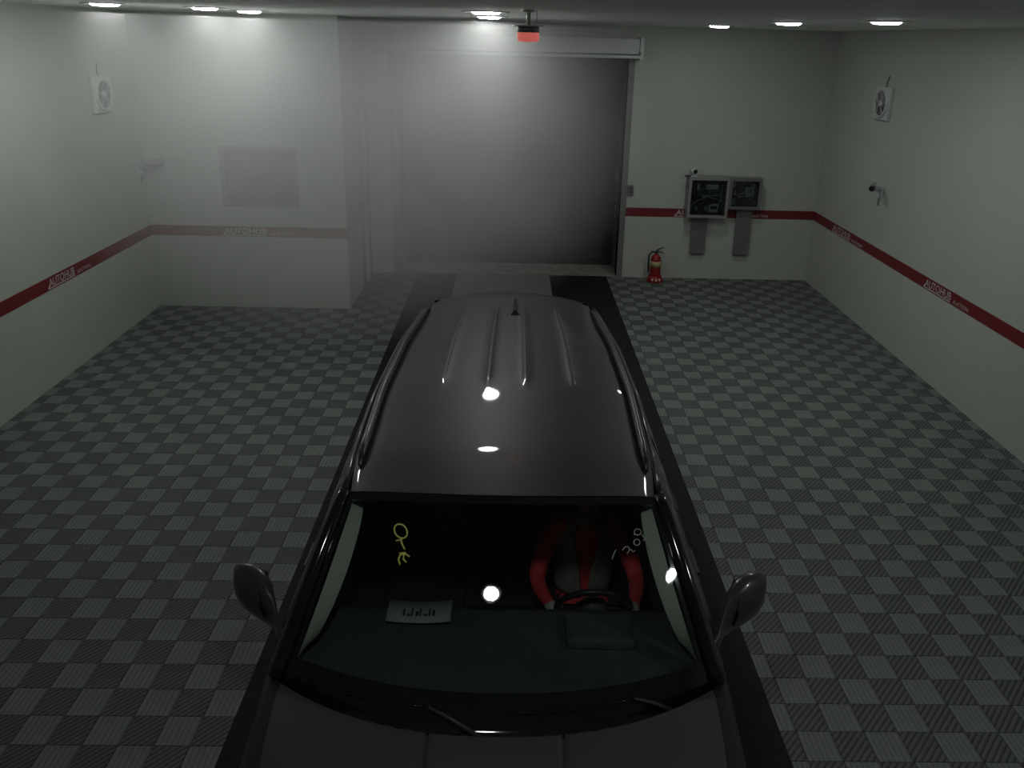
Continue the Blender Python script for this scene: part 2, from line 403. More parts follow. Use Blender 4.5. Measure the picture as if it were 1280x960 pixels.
# vent slot in the ceiling
v = thing('ceiling_vent', 'thin dark vent slot in the ceiling near the right downlights', 'vent', (0.35, 3.4, ZC))
box('frame', -.3, .3, -.06, .06, -.006, 0, 'white_metal', v); 
for k in range(3): box('slat', -.27, .27, -.04 + k * .03, -.025 + k * .03, -.012, -.006, 'dark', v)
# beacon on its pole
bx, by = -2.43, -1.05
bt = thing('warning_beacon', 'red warning beacon hanging from the ceiling on a thin pole', 'beacon', (bx, by, ZC))
zb = 3.735
lathe('pole', [(.0005, 0), (.016, 0), (.016, zb + .05 - ZC), (.0005, zb + .05 - ZC)], 'white_metal', bt, 14)
lathe('ceiling_rose', [(.0005, -.02), (.05, -.016), (.05, 0)], 'white_metal', bt, 18)
lathe('cross_plate', [(.0005, zb + .052 - ZC), (.12, zb + .052 - ZC), (.12, zb + .044 - ZC), (.0005, zb + .044 - ZC)], 'white_metal', bt, 20)
lathe('beacon_base', [(.0005, zb + .044 - ZC), (.082, zb + .044 - ZC), (.086, zb - ZC), (.0005, zb - ZC)], 'grey_metal', bt, 24)
lathe('lens', [(.084, zb - ZC), (.086, zb - .05 - ZC), (.074, zb - .066 - ZC), (.0005, zb - .07 - ZC)], 'beacon', bt, 24)
tube('cable', [(.06, 0, 0), (.065, 0, -.06), (.05, 0, zb + .05 - ZC)], .004, 'white_metal', bt, 6)

# ------------------------------------------------------------------ wall things
def wall_fan(loc, side, label):
    """side: +1 faces +x (left wall), -1 faces -x (right wall)"""
    t = thing('wall_fan', label, 'fan', loc, 0 if side > 0 else pi, 'round wall fans')
    s = .21
    bm = bmesh.new()
    add_box(bm, 0, .05, -s, s, -s, s, .012)
    bm_obj('housing', bm, 'white_metal', t)
    rot = Matrix.Rotation(pi / 2, 3, 'Y').to_euler()
    lathe('ring', [(.185, .05), (.185, .075), (.165, .078), (.16, .05)], 'white_metal', t, 32, rot=rot)
    lathe('recess', [(.0005, .052), (.165, .052)], 'duct', t, 32, rot=rot)
    lathe('hub', [(.0005, .076), (.035, .074), (.045, .055)], 'white_metal', t, 20, rot=rot)
    for k in range(5):
        a0 = 2 * pi * k / 5
        v = []; 
        for q in range(5):
            a = a0 + q * .14
            for rr, dx in ((.04, 0), (.155, 0)): v.append((.056 + .012 * q / 4, rr * cos(a), rr * sin(a)))
        f = [(2 * q, 2 * q + 1, 2 * q + 3, 2 * q + 2) for q in range(4)]
        mesh_py('blade', v, f, 'grey_metal', t)
    for k in range(4):
        a = pi / 4 + k * pi / 2
        tube('guard_bar', [(.08, .03 * cos(a), .03 * sin(a)), (.076, .17 * cos(a), .17 * sin(a))], .004, 'white_metal', t, 6)
    tube('cable', [(.02, -.0, s), (.015, -.01, s + .05), (.008, .02, s + .14)], .006, 'duct', t, 6)
    return t
wall_fan((XL, 2.18, 2.94), 1, 'square white fan with round grille on the left wall')
wall_fan((XR, 3.02, 2.99), -1, 'square white fan with round grille on the right wall')
def cctv(loc, rz, label, lens_m='black', s=1.0):
    """local: +x out of the wall, y along it"""
    t = thing('security_camera', label, 'camera', loc, rz)
    rot = Matrix.Rotation(pi / 2, 3, 'Y').to_euler()
    box('wall_plate', 0, .02, -.06, .06, -.10, .06, 'white_metal', t, .004)
    tube('arm', [(.01, 0, 0), (.10, .0, .01), (.16, .04, .035)], .018, 'white_metal', t, 10)
    tube('barrel', [(.10, -.02, .05), (.18, .06, .055), (.26, .14, .05)], [.030, .038, .038], 'grey_metal', t, 14)
    tube('lens', [(.258, .138, .05), (.268, .148, .0495)], .034, lens_m, t, 14)
    mesh_py('sun_shield', [(.10, -.06, .095), (.08, 0, .095), (.25, .19, .095), (.29, .14, .095), (.10, -.06, .102), (.08, 0, .102), (.25, .19, .102), (.29, .14, .102)],
            [(0, 1, 2, 3), (7, 6, 5, 4), (0, 4, 5, 1), (1, 5, 6, 2), (2, 6, 7, 3), (3, 7, 4, 0)], 'grey_metal', t)
    tube('cable', [(.012, 0, -.08), (.03, .02, -.14), (.01, .0, -.2)], .007, 'duct', t, 6)
    return t
cctv((XR, 2.75, 1.90), pi + .25, 'dark security camera on a bracket on the right wall')
cctv((XL, 2.92, 1.96), -.2, 'pale security camera on a bracket on the left wall', 'dark')

# electrical cabinets on the back wall
def cabinet(x0, x1, z0, z1, dep, label, seed, door):
    t = thing('electrical_cabinet', label, 'cabinet', ((x0 + x1) / 2, YB, z0), 0)
    w = x1 - x0; h = z1 - z0; a = -w / 2; b = w / 2; fr = .045
    boxes('case', [(a, b, -.015, 0, 0, h), (a, a + .012, -dep, 0, 0, h), (b - .012, b, -dep, 0, 0, h), (a, b, -dep, 0, 0, .012), (a, b, -dep, 0, h - .012, h)], 'grey_metal', t)
    box('back_board', a + .02, b - .02, -.03, -.016, .02, h - .02, 'board', t)
    rnd = random.Random(seed)
    # component rows
    n = 0
    for r in range(3):
        zz = h * (.2 + .27 * r)
        x = a + .07
        while x < b - .1:
            ww = rnd.uniform(.03, .08); hh = rnd.uniform(.05, .10)
            box('breaker', x, x + ww, -.09, -.03, zz - hh / 2, zz + hh / 2, rnd.choice(['black', 'dark', 'dark', 'board', 'grey_metal']), t, .004)
            x += ww + rnd.uniform(.008, .04); n += 1
    for k in range(7):
        xa = rnd.uniform(a + .06, b - .06); xb = rnd.uniform(a + .06, b - .06); za = rnd.uniform(.06, h * .5); zb_ = rnd.uniform(h * .4, h - .06)
        tube('wire', [(xa, -.05, za), (xa + .03, -.11, (za * 2 + zb_) / 3), (xb - .03, -.11, (za + zb_ * 2) / 3), (xb, -.05, zb_)], .006, rnd.choice(['black', 'white_metal', 'dark']), t, 6)
    if door:
        d = box('label_plate', -.02, .17, -.105, -.095, h * .68, h * .80, 'letter', t); box('meter', .05, .2, -.10, -.03, .07, .2, 'letter', t, .004); box('meter_window', .07, .18, -.104, -.1, .12, .17, 'board', t)
        box('label_strip', -.16, -.125, -.1, -.092, h * .66, h * .80, 'white_metal', t)
    else:
        box('meter', .02, .15, -.10, -.03, h * .38, h * .68, 'letter', t, .004); box('meter_window', .035, .135, -.104, -.1, h * .5, h * .64, 'grey_metal', t)
        box('terminal', -.17, -.10, -.09, -.03, h * .42, h * .55, 'letter', t, .004); box('terminal', -.08, -.02, -.09, -.03, h * .36, h * .5, 'letter', t, .004)
    fz = boxes('door_frame', [(a, b, -dep - .02, -dep, 0, fr), (a, b, -dep - .02, -dep, h - fr, h), (a, a + fr, -dep - .02, -dep, fr, h - fr), (b - fr, b, -dep - .02, -dep, fr, h - fr)], 'grey_metal' if door else 'duct', t)
    box('door_pane', a + fr, b - fr, -dep - .012, -dep - .008, fr, h - fr, 'boxglass', t)
    box('hinge', a - .008, a + .004, -dep - .015, -dep, h * .2, h * .28, 'dark', t); box('hinge', a - .008, a + .004, -dep - .015, -dep, h * .72, h * .8, 'dark', t)
    return t
cabinet(.22, .86, 1.06, 1.70, .20, 'taller glass-fronted electrical cabinet nearer the roller door', 3, True)
cabinet(.872, 1.38, 1.20, 1.69, .16, 'shorter glass-fronted electrical cabinet nearer the right corner', 5, False)
def duct(x0, x1, z0, z1, label):
    t = thing('cable_duct', label, 'duct', ((x0 + x1) / 2, YB, z0), 0, 'cable ducts below the cabinets')
    w = (x1 - x0) / 2
    box('body', -w + .02, w - .02, -.06, 0, 0, z1 - z0, 'grey_metal', t)
    box('cover', -w, w, -.075, -.06, 0, z1 - z0 - .003, 'duct', t, .004)
    box('end_plug', -w + .03, w - .03, -.055, -.005, -.012, 0, 'dark', t)
duct(.35, .60, .44, 1.057, 'flat grey cable duct below the taller cabinet')
duct(1.05, 1.30, .43, 1.197, 'flat grey cable duct below the shorter cabinet')
t = thing('small_camera', 'small white camera with a black eye on top of the taller cabinet', 'camera', (.30, YB - .12, 1.70))
box('foot', -.05, .05, -.04, .04, 0, .012, 'white_metal', t, .003); tube('neck', [(0, 0, .01), (0, 0, .05)], .01, 'white_metal', t, 8)
tube('head', [(-.02, .03, .085), (.01, -.05, .08)], .042, 'white_metal', t, 16); tube('eye', [(.0105, -.0505, .08), (.014, -.062, .0795)], .034, 'black', t, 16)
box('side_plate', -.15, -.05, -.05, -.02, .0, .02, 'dark', t, .003)
t = thing('switch_box', 'small dark switch box on the wall right of the roller door', 'switch', (-.655, YB, 1.36))
box('case', -.045, .045, -.04, 0, 0, .16, 'duct', t, .006); box('button', -.02, .02, -.05, -.04, .09, .13, 'dark', t, .004); box('button', -.02, .02, -.05, -.04, .03, .07, 'dark', t, .004)
# sensor boxes on the inner side of the right jamb
t = thing('door_sensor', 'grey sensor box on the inner side of the right door jamb', 'sensor', (XD1, YB + .45, 1.52))
box('case', -.05, 0, -.05, .05, 0, .13, 'grey_metal', t, .005); box('eye', -.056, -.05, -.02, .02, .04, .09, 'dark', t)
for k, z in enumerate((1.17, 1.02, .87)):
    t = thing('reflector_tag', ('topmost', 'middle', 'lowest')[k] + ' of three small white tags on the right door jamb', 'reflector', (XD1, YB + .40, z), 0, 'white tags on the jamb')
    box('backing', -.02, 0, -.045, .045, 0, .11, 'black', t, .003); box('face', -.026, -.02, -.03, .03, .02, .09, 'white_metal', t)
# fire extinguisher on its red stand
t = thing('fire_extinguisher', 'red fire extinguisher with a yellow label on a red stand', 'extinguisher', (-.20, YB - .19, 0.0))
lathe('stand', [(.0005, .0), (.13, .0), (.135, .02), (.105, .09), (.098, .10), (.09, .05), (.0005, .045)], 'ext_red', t, 24)
for k in (-1, 0, 1): box('stand_mark', k * .055 - .015, k * .055 + .015, -.135 + abs(k) * .02, -.115 + abs(k) * .02, .03, .065, 'letter', t)
lathe('cylinder', [(.0005, .06), (.082, .065), (.085, .09), (.085, .35), (.075, .40), (.04, .435), (.03, .45), (.0005, .455)], 'ext_red', t, 28)
lathe('label_band', [(.0855, .24), (.0875, .24), (.0875, .34), (.0855, .34)], 'ext_label', t, 28)
lathe('valve', [(.0005, .445), (.022, .445), (.022, .50), (.0005, .505)], 'dark', t, 14)
tube('lever', [(0, 0, .50), (.04, 0, .535), (.11, 0, .56)], [.012, .011, .008], 'black', t, 8)
tube('handle', [(0, 0, .48), (.06, 0, .49), (.11, 0, .465)], [.012, .011, .008], 'black', t, 8)
tube('hose', [(-.02, 0, .48), (-.07, 0, .485), (-.115, 0, .44), (-.118, 0, .3), (-.11, 0, .16)], .013, 'black', t, 8)

# ------------------------------------------------------------------ the car (front towards -y)
CX, CY = -2.545, -3.40
car = thing('car', 'dark grey passenger van parked facing the camera on the mats', 'car', (CX, CY, 0), radians(-0.5))
XW = [(-2.5, .60), (-2.42, .78), (-2.25, .92), (-1.95, 1.0), (-1.5, 1.04), (-.8, 1.075), (0, 1.08), (1.2, 1.07), (1.9, 1.03), (2.3, .96), (2.45, .88)]
ZBL = [(-2.5, .74), (-2.25, .86), (-1.9, .94), (-1.45, 1.0), (-1.2, 1.03), (-.5, 1.03), (1, 1.05), (2.2, 1.07), (2.45, 1.06)]
XH = [(-2.5, .52), (-2.4, .68), (-2.2, .80), (-1.9, .87), (-1.5, .92), (-1.25, .945), (-1.1, .99)]
WF, WR, RA = -1.62, 1.42, .42
ys = sorted(set([round(a, 4) for a in lin(-2.5, 2.45, 56)] + [round(w_ + RA * c, 4) for w_ in (WF, WR) for c in (-1, -.98, -.9, -.7, -.4, 0, .4, .7, .9, .98, 1)]))
def side_profile(y):
    xw = tab(XW, y); zb = tab(ZBL, y); zl = .20
    for w_ in (WF, WR):
        q = RA * RA - (y - w_) ** 2
        if q > 0: zl = max(zl, .34 + math.sqrt(q) * 0.95)
    zl = min(zl, .76)
    p = []
    for s_ in (0, .25, .5, .75, 1):
        z = zl + (.80 - zl) * s_ if zl < .80 else .80
        p.append((xw - .05 * max(0, (.55 - z) / .35) ** 1.5, z))
    p.append((xw - .012, .80 + (zb - .80) * .5)); p.append((xw - .04, zb - .015)); p.append((xw - .06, zb))
    if y < -1.1:
        xh = tab(XH, y); p.append((min(xw - .07, (xw - .06 + xh) / 2), zb + .012)); p.append((min(xh, xw - .08), zb + .012))
    else:
        p.append((xw - .075, zb + .002)); p.append((xw - .10, zb - .01))
    return p
for sgn in (-1, 1):
    prof = [side_profile(y) for y in ys]; k = len(prof[0])
    v = [(sgn * x, y, z) for y, pr in zip(ys, prof) for x, z in pr]
    f = []
    for j in range(len(ys) - 1):
        for i in range(k - 1):
            q = (j * k + i, (j + 1) * k + i, (j + 1) * k + i + 1, j * k + i + 1)
            f.append(q if sgn > 0 else q[::-1])
    o = mesh_py('body_side', v, f, 'paint', car, True)
    # door seams as thin dark lines
    for yy in (-1.02, .05, 1.15):
        p = side_profile(yy); pts = [(sgn * (x + .0015), yy, z) for x, z in p[:8]]
        tube('door_seam', pts, .004, 'black', o, 5)
    for yy in (-.22, .35):
        xx = tab(XW, yy)
        o2 = box('door_handle', min(sgn * (xx - .01), sgn * (xx + .025)), max(sgn * (xx - .01), sgn * (xx + .025)), yy - .11, yy + .11, .855, .885, 'paint', o, .010)
# front and rear fascia
def fascia(u, v_):
    zz = [.20, .34, .5, .64, .74, .80][v_]
    bulge = [.0, .05, .075, .07, .04, .0][v_]
    x = u * .60
    return (x, -2.5 - bulge - .06 * (1 - u * u), zz)
fo = grid('front_bumper', fascia, lin(-1, 1, 17), range(6), 'paint', car)
for sgn in (-1, 1):
    mesh_py('headlamp', [(sgn * .50, -2.53, .66), (sgn * .80, -2.43, .70), (sgn * .82, -2.41, .78), (sgn * .50, -2.50, .76)], [(0, 1, 2, 3) if sgn > 0 else (3, 2, 1, 0)], 'lampglass', car)
box('grille', -.42, .42, -2.60, -2.53, .44, .66, 'black', car, .02)
for k in range(4): box('grille_bar', -.40, .40, -2.61, -2.595, .47 + k * .05, .485 + k * .05, 'alloy', car, .004)
def rear(u, v_):
    zz = [.2, .45, .7, .9, 1.05][v_]; b = [.0, .06, .05, .03, .0][v_]
    return (u * (.88 - .0 * v_), 2.45 + b + .05 * (1 - u * u), zz)
grid('tailgate', rear, lin(-1, 1, 13), range(5), 'paint', car)
# hood with two creases
def hood_rear(x):
    a = min(1, abs(x) / .935); return (-1.60 + .30 * a ** 2.3, 1.075 - .045 * a * a)
hx = sorted([s_ * q for q in (.08, .16, .235, .2635, .266, .2735, .276, .305, .4, .52, .64, .75, .84, .90, .935) for s_ in (-1, 1)] + [0])
def hoodf(x, v_):
    y0, z0 = hood_rear(x)
    xs = x * (1 - .14 * v_ ** 1.6)
    y1 = -2.46 + .10 * (abs(x) / .935) ** 2
    y = y0 + (y1 - y0) * v_
    z = z0 - .30 * v_ ** 1.9 - .02 * v_
    g = .266 < abs(x) < .2735 or abs(abs(x) - .266) < 1e-6 or abs(abs(x) - .2735) < 1e-6
    if g: z -= .012
    return (xs, y, z)
hood = grid('hood', hoodf, hx, lin(0, 1, 22), 'hoodpaint', car)
def hood_lip(x, v_):
    y0, z0 = hood_rear(x); return (x, y0 + [0, .004, .004][v_], z0 - [0, .006, .03][v_])
grid('hood_edge', hood_lip, lin(-.935, .935, 33), range(3), 'dark', car)
# windshield
def ws(u, v_, off=0.0):
    au = abs(u)
    b = Vector((.93 * u, -1.50 + .23 * au ** 2.2, 1.06 - .015 * u * u)); t_ = Vector((.735 * u, -.80 + .11 * u * u, 1.655 - .06 * u * u))
    p = b.lerp(t_, v_); bl = .03 * sin(pi * min(1, max(0, v_))) * (1 - .3 * u * u) + off
    return p + Vector((0, -.66, .75)) * bl
wsh = grid('windshield', ws, lin(-1, 1, 33), lin(0, 1, 17), 'windshield', car)
def band(name, us, vs):
    return grid(name, lambda a, b: ws(a, b, -.004), us, vs, 'gloss', wsh)
band('black_border', lin(-1, 1, 33), [0, .05, .10])
band('black_border', lin(-1, 1, 33), [.955, .98, 1.0])
band('black_border', [-1, -.98, -.965], lin(.10, .955, 12)); band('black_border', [.965, .98, 1], lin(.10, .955, 12))
# marks on the glass (flat marker strokes)
def stroke(name, pts, r, m):
    bm = bmesh.new(); tube_into(bm, [ws(a, b, .004) for a, b in pts], r, 6)
    return bm_obj(name, bm, m, wsh)
MARKS_YELLOW = [[(-0.569, 0.7578), (-0.5884, 0.7579), (-0.6094, 0.7666), (-0.6271, 0.7817), (-0.637, 0.7998), (-0.6366, 0.8163), (-0.6258, 0.8271), (-0.6071, 0.8294), (-0.5855, 0.8227), (-0.5663, 0.8087), (-0.5543, 0.7911), (-0.5523, 0.774), (-0.5605, 0.7616), (-0.5769, 0.7568)], [(-0.6095, 0.742), (-0.5871, 0.7478), (-0.574, 0.7528)], [(-0.5824, 0.7481), (-0.5666, 0.7247), (-0.5466, 0.7019)], [(-0.5552, 0.6258), (-0.5711, 0.652), (-0.5671, 0.6723), (-0.5417, 0.6823), (-0.5106, 0.6688)], [(-0.5453, 0.678), (-0.544, 0.6543), (-0.5222, 0.6403)], [(-0.5737, 0.6798), (-0.5381, 0.6866)]]
MARKS_WHITE = [[(0.8425, 0.7961), (0.8321, 0.7842), (0.8147, 0.7802), (0.8004, 0.7862), (0.7975, 0.7988), (0.8078, 0.8107), (0.8254, 0.8148), (0.8398, 0.8087), (0.8424, 0.7958)], [(0.7925, 0.7902), (0.8, 0.781)], [(0.841, 0.7829), (0.8529, 0.7557), (0.8405, 0.7479)], [(0.8183, 0.7408), (0.8091, 0.7292), (0.7939, 0.7253), (0.7816, 0.7313), (0.7794, 0.7436), (0.7886, 0.7551), (0.8039, 0.7591), (0.8162, 0.753), (0.8182, 0.7405)], [(0.7013, 0.7064), (0.7197, 0.7219), (0.7399, 0.7248), (0.7451, 0.7076), (0.7256, 0.6881)], [(0.751, 0.7114), (0.7609, 0.6939), (0.7774, 0.701)], [(0.6644, 0.7128), (0.6448, 0.6894), (0.6303, 0.666)]]
for i, s_ in enumerate(MARKS_YELLOW): stroke('yellow_mark', s_, .0042, 'yellow')
for i, s_ in enumerate(MARKS_WHITE): stroke('white_mark', s_, .0022, 'chalk')
# cowl panel
def cowl(u, v_):
    a = ws(u, 0.0); y1, z1 = hood_rear(.93 * u)
    p = a.lerp(Vector((.93 * u, y1, z1 - .03)), v_)
    p.z -= .035 * sin(pi * v_) if 0 < v_ < 1 else 0
    return p
cw = grid('cowl', cowl, lin(-1, 1, 33), lin(0, 1, 6), 'gloss', car)
for k in range(14): 
    u = -.55 + k * .085
    p = cowl(u, .5); box('cowl_slot', p.x - .025, p.x + .025, p.y - .02, p.y + .02, p.z - .004, p.z + .003, 'black', cw)
def wiper(name, a, b, arm0):
    t_ = tube(name, [arm0, (Vector(arm0) + Vector(ws(*b, .02))) / 2 + Vector((0, -.01, .02)), ws(*b, .02)], [.012, .009, .006], 'dark', car, 6)
    tube('wiper_blade', [ws(a[0] + (b[0] - a[0]) * q, a[1] + (b[1] - a[1]) * q, .010) for q in lin(0, 1, 9)], .0055, 'gloss', t_, 6)
wiper('wiper', (-.93, .015), (-.30, .03), cowl(-.06, .6))
wiper('wiper', (.05, .02), (.62, .03), cowl(.80, .5))
# roof
XRF = [(-.80, .735), (-.4, .765), (.3, .785), (1.2, .76), (2.0, .69), (2.25, .66)]
ZRF = [(-.80, 1.597), (-.4, 1.618), (.4, 1.628), (1.2, 1.615), (2.0, 1.585), (2.25, 1.57)]
rx = sorted([s_ * q for q in (.06, .115, .128, .142, .158, .172, .185, .25, .33, .42, .485, .498, .512, .528, .542, .555, .66, .75, .83, .90, .95, .98, 1.0) for s_ in (-1, 1)] + [0])
def rooff(u, y):
    yy = y
    if y < -.5: yy = y + (.11 * u * u) * ((-.5 - y) / .3)
    if y > 1.9: yy = y - .10 * u * u * ((y - 1.9) / .35)
    hw = tab(XRF, y); z = tab(ZRF, y) + .058 * (1 - abs(u) ** 2.2)
    if abs(u) > .93: z -= .014 * ((abs(u) - .93) / .07)
    q = min(1, max(0, (y - .35) / .12)) * min(1, max(0, (1.95 - y) / .12))
    for c in (.15, .52):
        e = abs(abs(u) - c)
        if e < .03: z += .009 * q * cos(e / .03 * pi / 2)
    return (u * hw, yy, z)
roof = grid('roof', rooff, rx, lin(-.80, 2.25, 48), 'paint', car)
def spoiler(u, v_):
    p = Vector(rooff(u, 2.25)); d_ = [0, .10, .20, .20, .10][v_]; return p + Vector((0, d_, [-.002, -.012, -.03, -.06, -.06][v_]))
grid('spoiler', spoiler, lin(-1, 1, 17), range(5), 'paint', car)
def rearglass(u, v_):
    a = Vector((u * .64, 2.30, 1.56)); b = Vector((u * .86, 2.46, 1.05)); p = a.lerp(b, v_); p.y += .05 * (1 - u * u); return p
grid('rear_window', rearglass, lin(-1, 1, 13), lin(0, 1, 6), 'sideglass', car)
# antenna fin
fin = [(-.012, .10, 0), (.012, .10, 0), (.03, -.10, 0), (-.03, -.10, 0), (-.004, .07, .075), (.004, .07, .075), (.004, .02, .05), (-.004, .02, .05)]
az = 1.655
mesh_py('antenna_fin', [(x + .04, 1.80 - y, z + az) for x, y, z in [(-.03, -.10, 0), (.03, -.10, 0), (.035, .10, 0), (-.035, .10, 0), (-.006, -.09, .075), (.006, -.09, .075), (.012, .06, .025), (-.012, .06, .025)]],
        [(0, 1, 5, 4), (1, 2, 6, 5), (2, 3, 7, 6), (3, 0, 4, 7), (4, 5, 6, 7)], 'gloss', car)
# greenhouse sides
def sp(sgn, y, t_):
    xb = tab(XW, y) - .09; zb = tab(ZBL, y) - .005
    xt = tab(XRF, max(-.7, y)) + .006; zt = tab(ZRF, max(-.7, y)) - .012
    x = xb + (xt - xb) * t_ + .035 * sin(pi * t_); return Vector((sgn * x, y, zb + (zt - zb) * t_))
def patch(sgn, yb0, yb1, yt0, yt1, t0, t1, off=0.0):
    def fn(a, b):
        t_ = t0 + (t1 - t0) * b
        y0 = yb0 + (yt0 - yb0) * b; y1 = yb1 + (yt1 - yb1) * b
        p = sp(sgn, y0 + (y1 - y0) * a, t_); p.x += sgn * off; return p
    return fn
for sgn in (-1, 1):
    grid('window_surround', patch(sgn, -1.2, 2.42, -.66, 2.22, 0, 1, -.006), lin(0, 1, 26), lin(0, 1, 9), 'gloss', car)
    for a in ((-1.08, .02, -.56, .0), (.10, 1.10, .08, 1.08), (1.20, 2.30, 1.18, 2.08)):
        grid('side_window', patch(sgn, *a, .06, .88, .004), lin(0, 1, 10), lin(0, 1, 8), 'sideglass', car)
    # belt moulding and drip rail
    tube('belt_moulding', [sp(sgn, y, .02) + Vector((sgn * .008, 0, 0)) for y in lin(-1.15, 2.3, 24)], .012, 'gloss', car, 6)
    rl = []
    for y in lin(-.50, 2.05, 28):
        q = min(1, (y + .50) / .18, (2.05 - y) / .35); p = Vector(rooff(sgn * .95, y)); rl.append((p, q))
    bm = bmesh.new(); tube_into(bm, [p + Vector((sgn * .005, 0, .006 + .026 * max(0, q) ** .6)) for p, q in rl], [.010 + .014 * max(0, q) for p, q in rl], 8)
    bm_obj('roof_rail', bm, 'rail', car)
    tube('drip_rail', [sp(sgn, y, .985) + Vector((sgn * .012, 0, 0)) for y in lin(-.66, 2.15, 26)], .014, 'paint', car, 6)
    # A pillar
    pts = [ws(sgn * 1.0, q) + Vector((sgn * .028, .015, -.004)) for q in lin(-.02, 1.0, 12)]
    bm = bmesh.new(); tube_into(bm, pts, [.040 - .006 * q / 11 for q in range(12)], 10); bm_obj('front_pillar', bm, 'gloss', car)
    # light inner trim seen through the glass
    def trimf(a, b, sgn=sgn):
        p0 = ws(sgn * (.965 - .012 * sin(pi * b)), .10 + .85 * b, -.02); wdt = .072 * (sin(pi * min(.999, max(.001, b))) ** .3)
        return p0 + Vector((-sgn * wdt * (1 - a), .10 * (1 - a), -.03 * (1 - a)))
    grid('pillar_trim', trimf, lin(0, 1, 5), lin(0.0, 1, 16), 'trim', car)
# mirrors
def mirror_shell(sgn):
    """sections from the tip inwards to the foot on the door: centre, half height, half depth, lean"""
    secs = [(1.335, -.70, 1.085, .030, .020), (1.325, -.71, 1.083, .080, .050), (1.29, -.725, 1.08, .118, .080), (1.22, -.75, 1.07, .140, .102), (1.15, -.785, 1.055, .138, .100),
            (1.10, -.83, 1.035, .115, .088), (1.065, -.90, 1.01, .088, .075), (1.035, -.97, .99, .068, .062), (.99, -1.03, .985, .055, .055)]
    v = []; seg = 18
    for x, y, z, hz_, hy in secs:
        for k in range(seg):
            a = 2 * pi * k / seg; c, q = cos(a), sin(a)
            v.append((sgn * x + sgn * .25 * hy * c, y + hy * c * (1.15 if c < 0 else .75), z + hz_ * q))
    f = []
    for i in range(len(secs) - 1):
        for k in range(seg):
            q = (i * seg + k, i * seg + (k + 1) % seg, (i + 1) * seg + (k + 1) % seg, (i + 1) * seg + k); f.append(q if sgn > 0 else q[::-1])
    f.append(tuple(range(seg))[::-1] if sgn > 0 else tuple(range(seg)))
    return v, f
for sgn in (-1, 1):
    v, f = mirror_shell(sgn); mo = mesh_py('mirror', v, f, 'mirrorshell', car, True)
    grid('mirror_glass', lambda a, b: (sgn * (1.215 + a * .055), -.6745 + .03 * a - .012 * b * b, 1.068 + b * .075), lin(-1, 1, 5), lin(-1, 1, 5), 'mirrorglass', mo)
    tube('mirror_seam', [(sgn * 1.125, -.905, 1.03), (sgn * 1.14, -.90, 1.08), (sgn * 1.15, -.86, 1.145)], .006, 'gloss', mo, 6)
# wheels
for sgn in (-1, 1):
    for yw in (WF, WR):
        rot = Matrix.Rotation(pi / 2, 3, 'Y').to_euler()
        w_ = lathe('wheel', [(.22, -.11), (.31, -.115), (.345, -.09), (.35, 0), (.345, .09), (.31, .115), (.22, .11)], 'tire', car, 32, (sgn * .93, yw, .355), rot)
        lathe('rim', [(.0005, .07), (.06, .08), (.17, .075), (.215, .10), (.222, .11), (.222, -.10)], 'alloy', w_, 32, (sgn * .93, yw, .355), rot if sgn > 0 else Matrix.Rotation(-pi / 2, 3, 'Y').to_euler())
box('underbody', -.92, .92, -2.35, 2.35, .19, .30, 'black', car)
# interior
def dashf(u, v_):
    y = [-1.46 + .21 * abs(u) ** 2.2, -1.25 + .1 * u * u, -1.0, -.80, -.745, -.725, -.725][v_]
    z = [1.035, 1.02, 1.005, .995, .97, .90, .60][v_]
    x = u * [.90, .93, .95, .95, .95, .95, .95][v_]
    return (x, y, z)
dsh = grid('dashboard', dashf, lin(-1, 1, 21), range(7), 'dash', car)
bm = bmesh.new(); add_box(bm, .31, .64, -1.06, -.84, .985, 1.05, .03); bm_obj('instrument_hood', bm, 'dash', dsh)
box('center_screen', -.17, .17, -.77, -.725, .84, .975, 'gloss', dsh, .01)
box('cabin_floor', -.95, .95, -1.3, 2.3, .30, .34, 'dark', car)
grid('headliner', lambda u, y: (u * (tab(XRF, y) - .02), y, tab(ZRF, y) - .03 + .04 * (1 - u * u)), lin(-1, 1, 9), lin(-.74, 2.2, 12), 'dash', car)
for sgn in (-1, 1):
    box('door_card', min(sgn * .93, sgn * .98), max(sgn * .93, sgn * .98), -1.05, 2.2, .34, 1.0, 'dash', car)
    cxs = sgn * .475
    st = box('seat', cxs - .25, cxs + .25, -.32, .20, .36, .47, 'seat', car, .05)
    def bk(a, b, cxs=cxs):
        ang = b * 2 * pi; return (0, 0, 0)
    bm = bmesh.new(); add_box(bm, cxs - .25, cxs + .25, .14, .27, .45, 1.06, .05)
    for v in bm.verts: v.co.y += (v.co.z - .45) * .22
    bm_obj('seat_back', bm, 'seat', st)
    bm = bmesh.new(); add_box(bm, cxs - .13, cxs + .13, .29, .39, 1.10, 1.28, .04); bm_obj('headrest', bm, 'seat', st)
bm = bmesh.new(); add_box(bm, -.80, .80, 1.15, 1.30, .45, 1.10, .05); bm_obj('rear_bench', bm, 'seat', car)
# steering wheel
swc = Vector((.475, -.67, .92)); tilt = radians(28)
def swp(a, r): return swc + Vector((r * cos(a), -r * sin(a) * sin(tilt), r * sin(a) * cos(tilt)))
sw = tube('steering_wheel', [swp(2 * pi * k / 32, .19) for k in range(32)], .016, 'black', car, 10, True)
for a in (0, pi, -pi / 2): tube('spoke', [swp(a, .19), swp(a, .05)], .018, 'black', sw, 8)
hb = Vector((0, .86, .5)).normalized()
bm = bmesh.new(); tube_into(bm, [swc + Vector((0, .03, .012)), swc + Vector((0, -.04, -.02))], [.065, .075], 16); bm_obj('hub', bm, 'dash', sw)
tube('steering_column', [swc + Vector((0, -.03, -.02)), swc + Vector((0, -.25, -.1))], .04, 'dash', sw, 10)

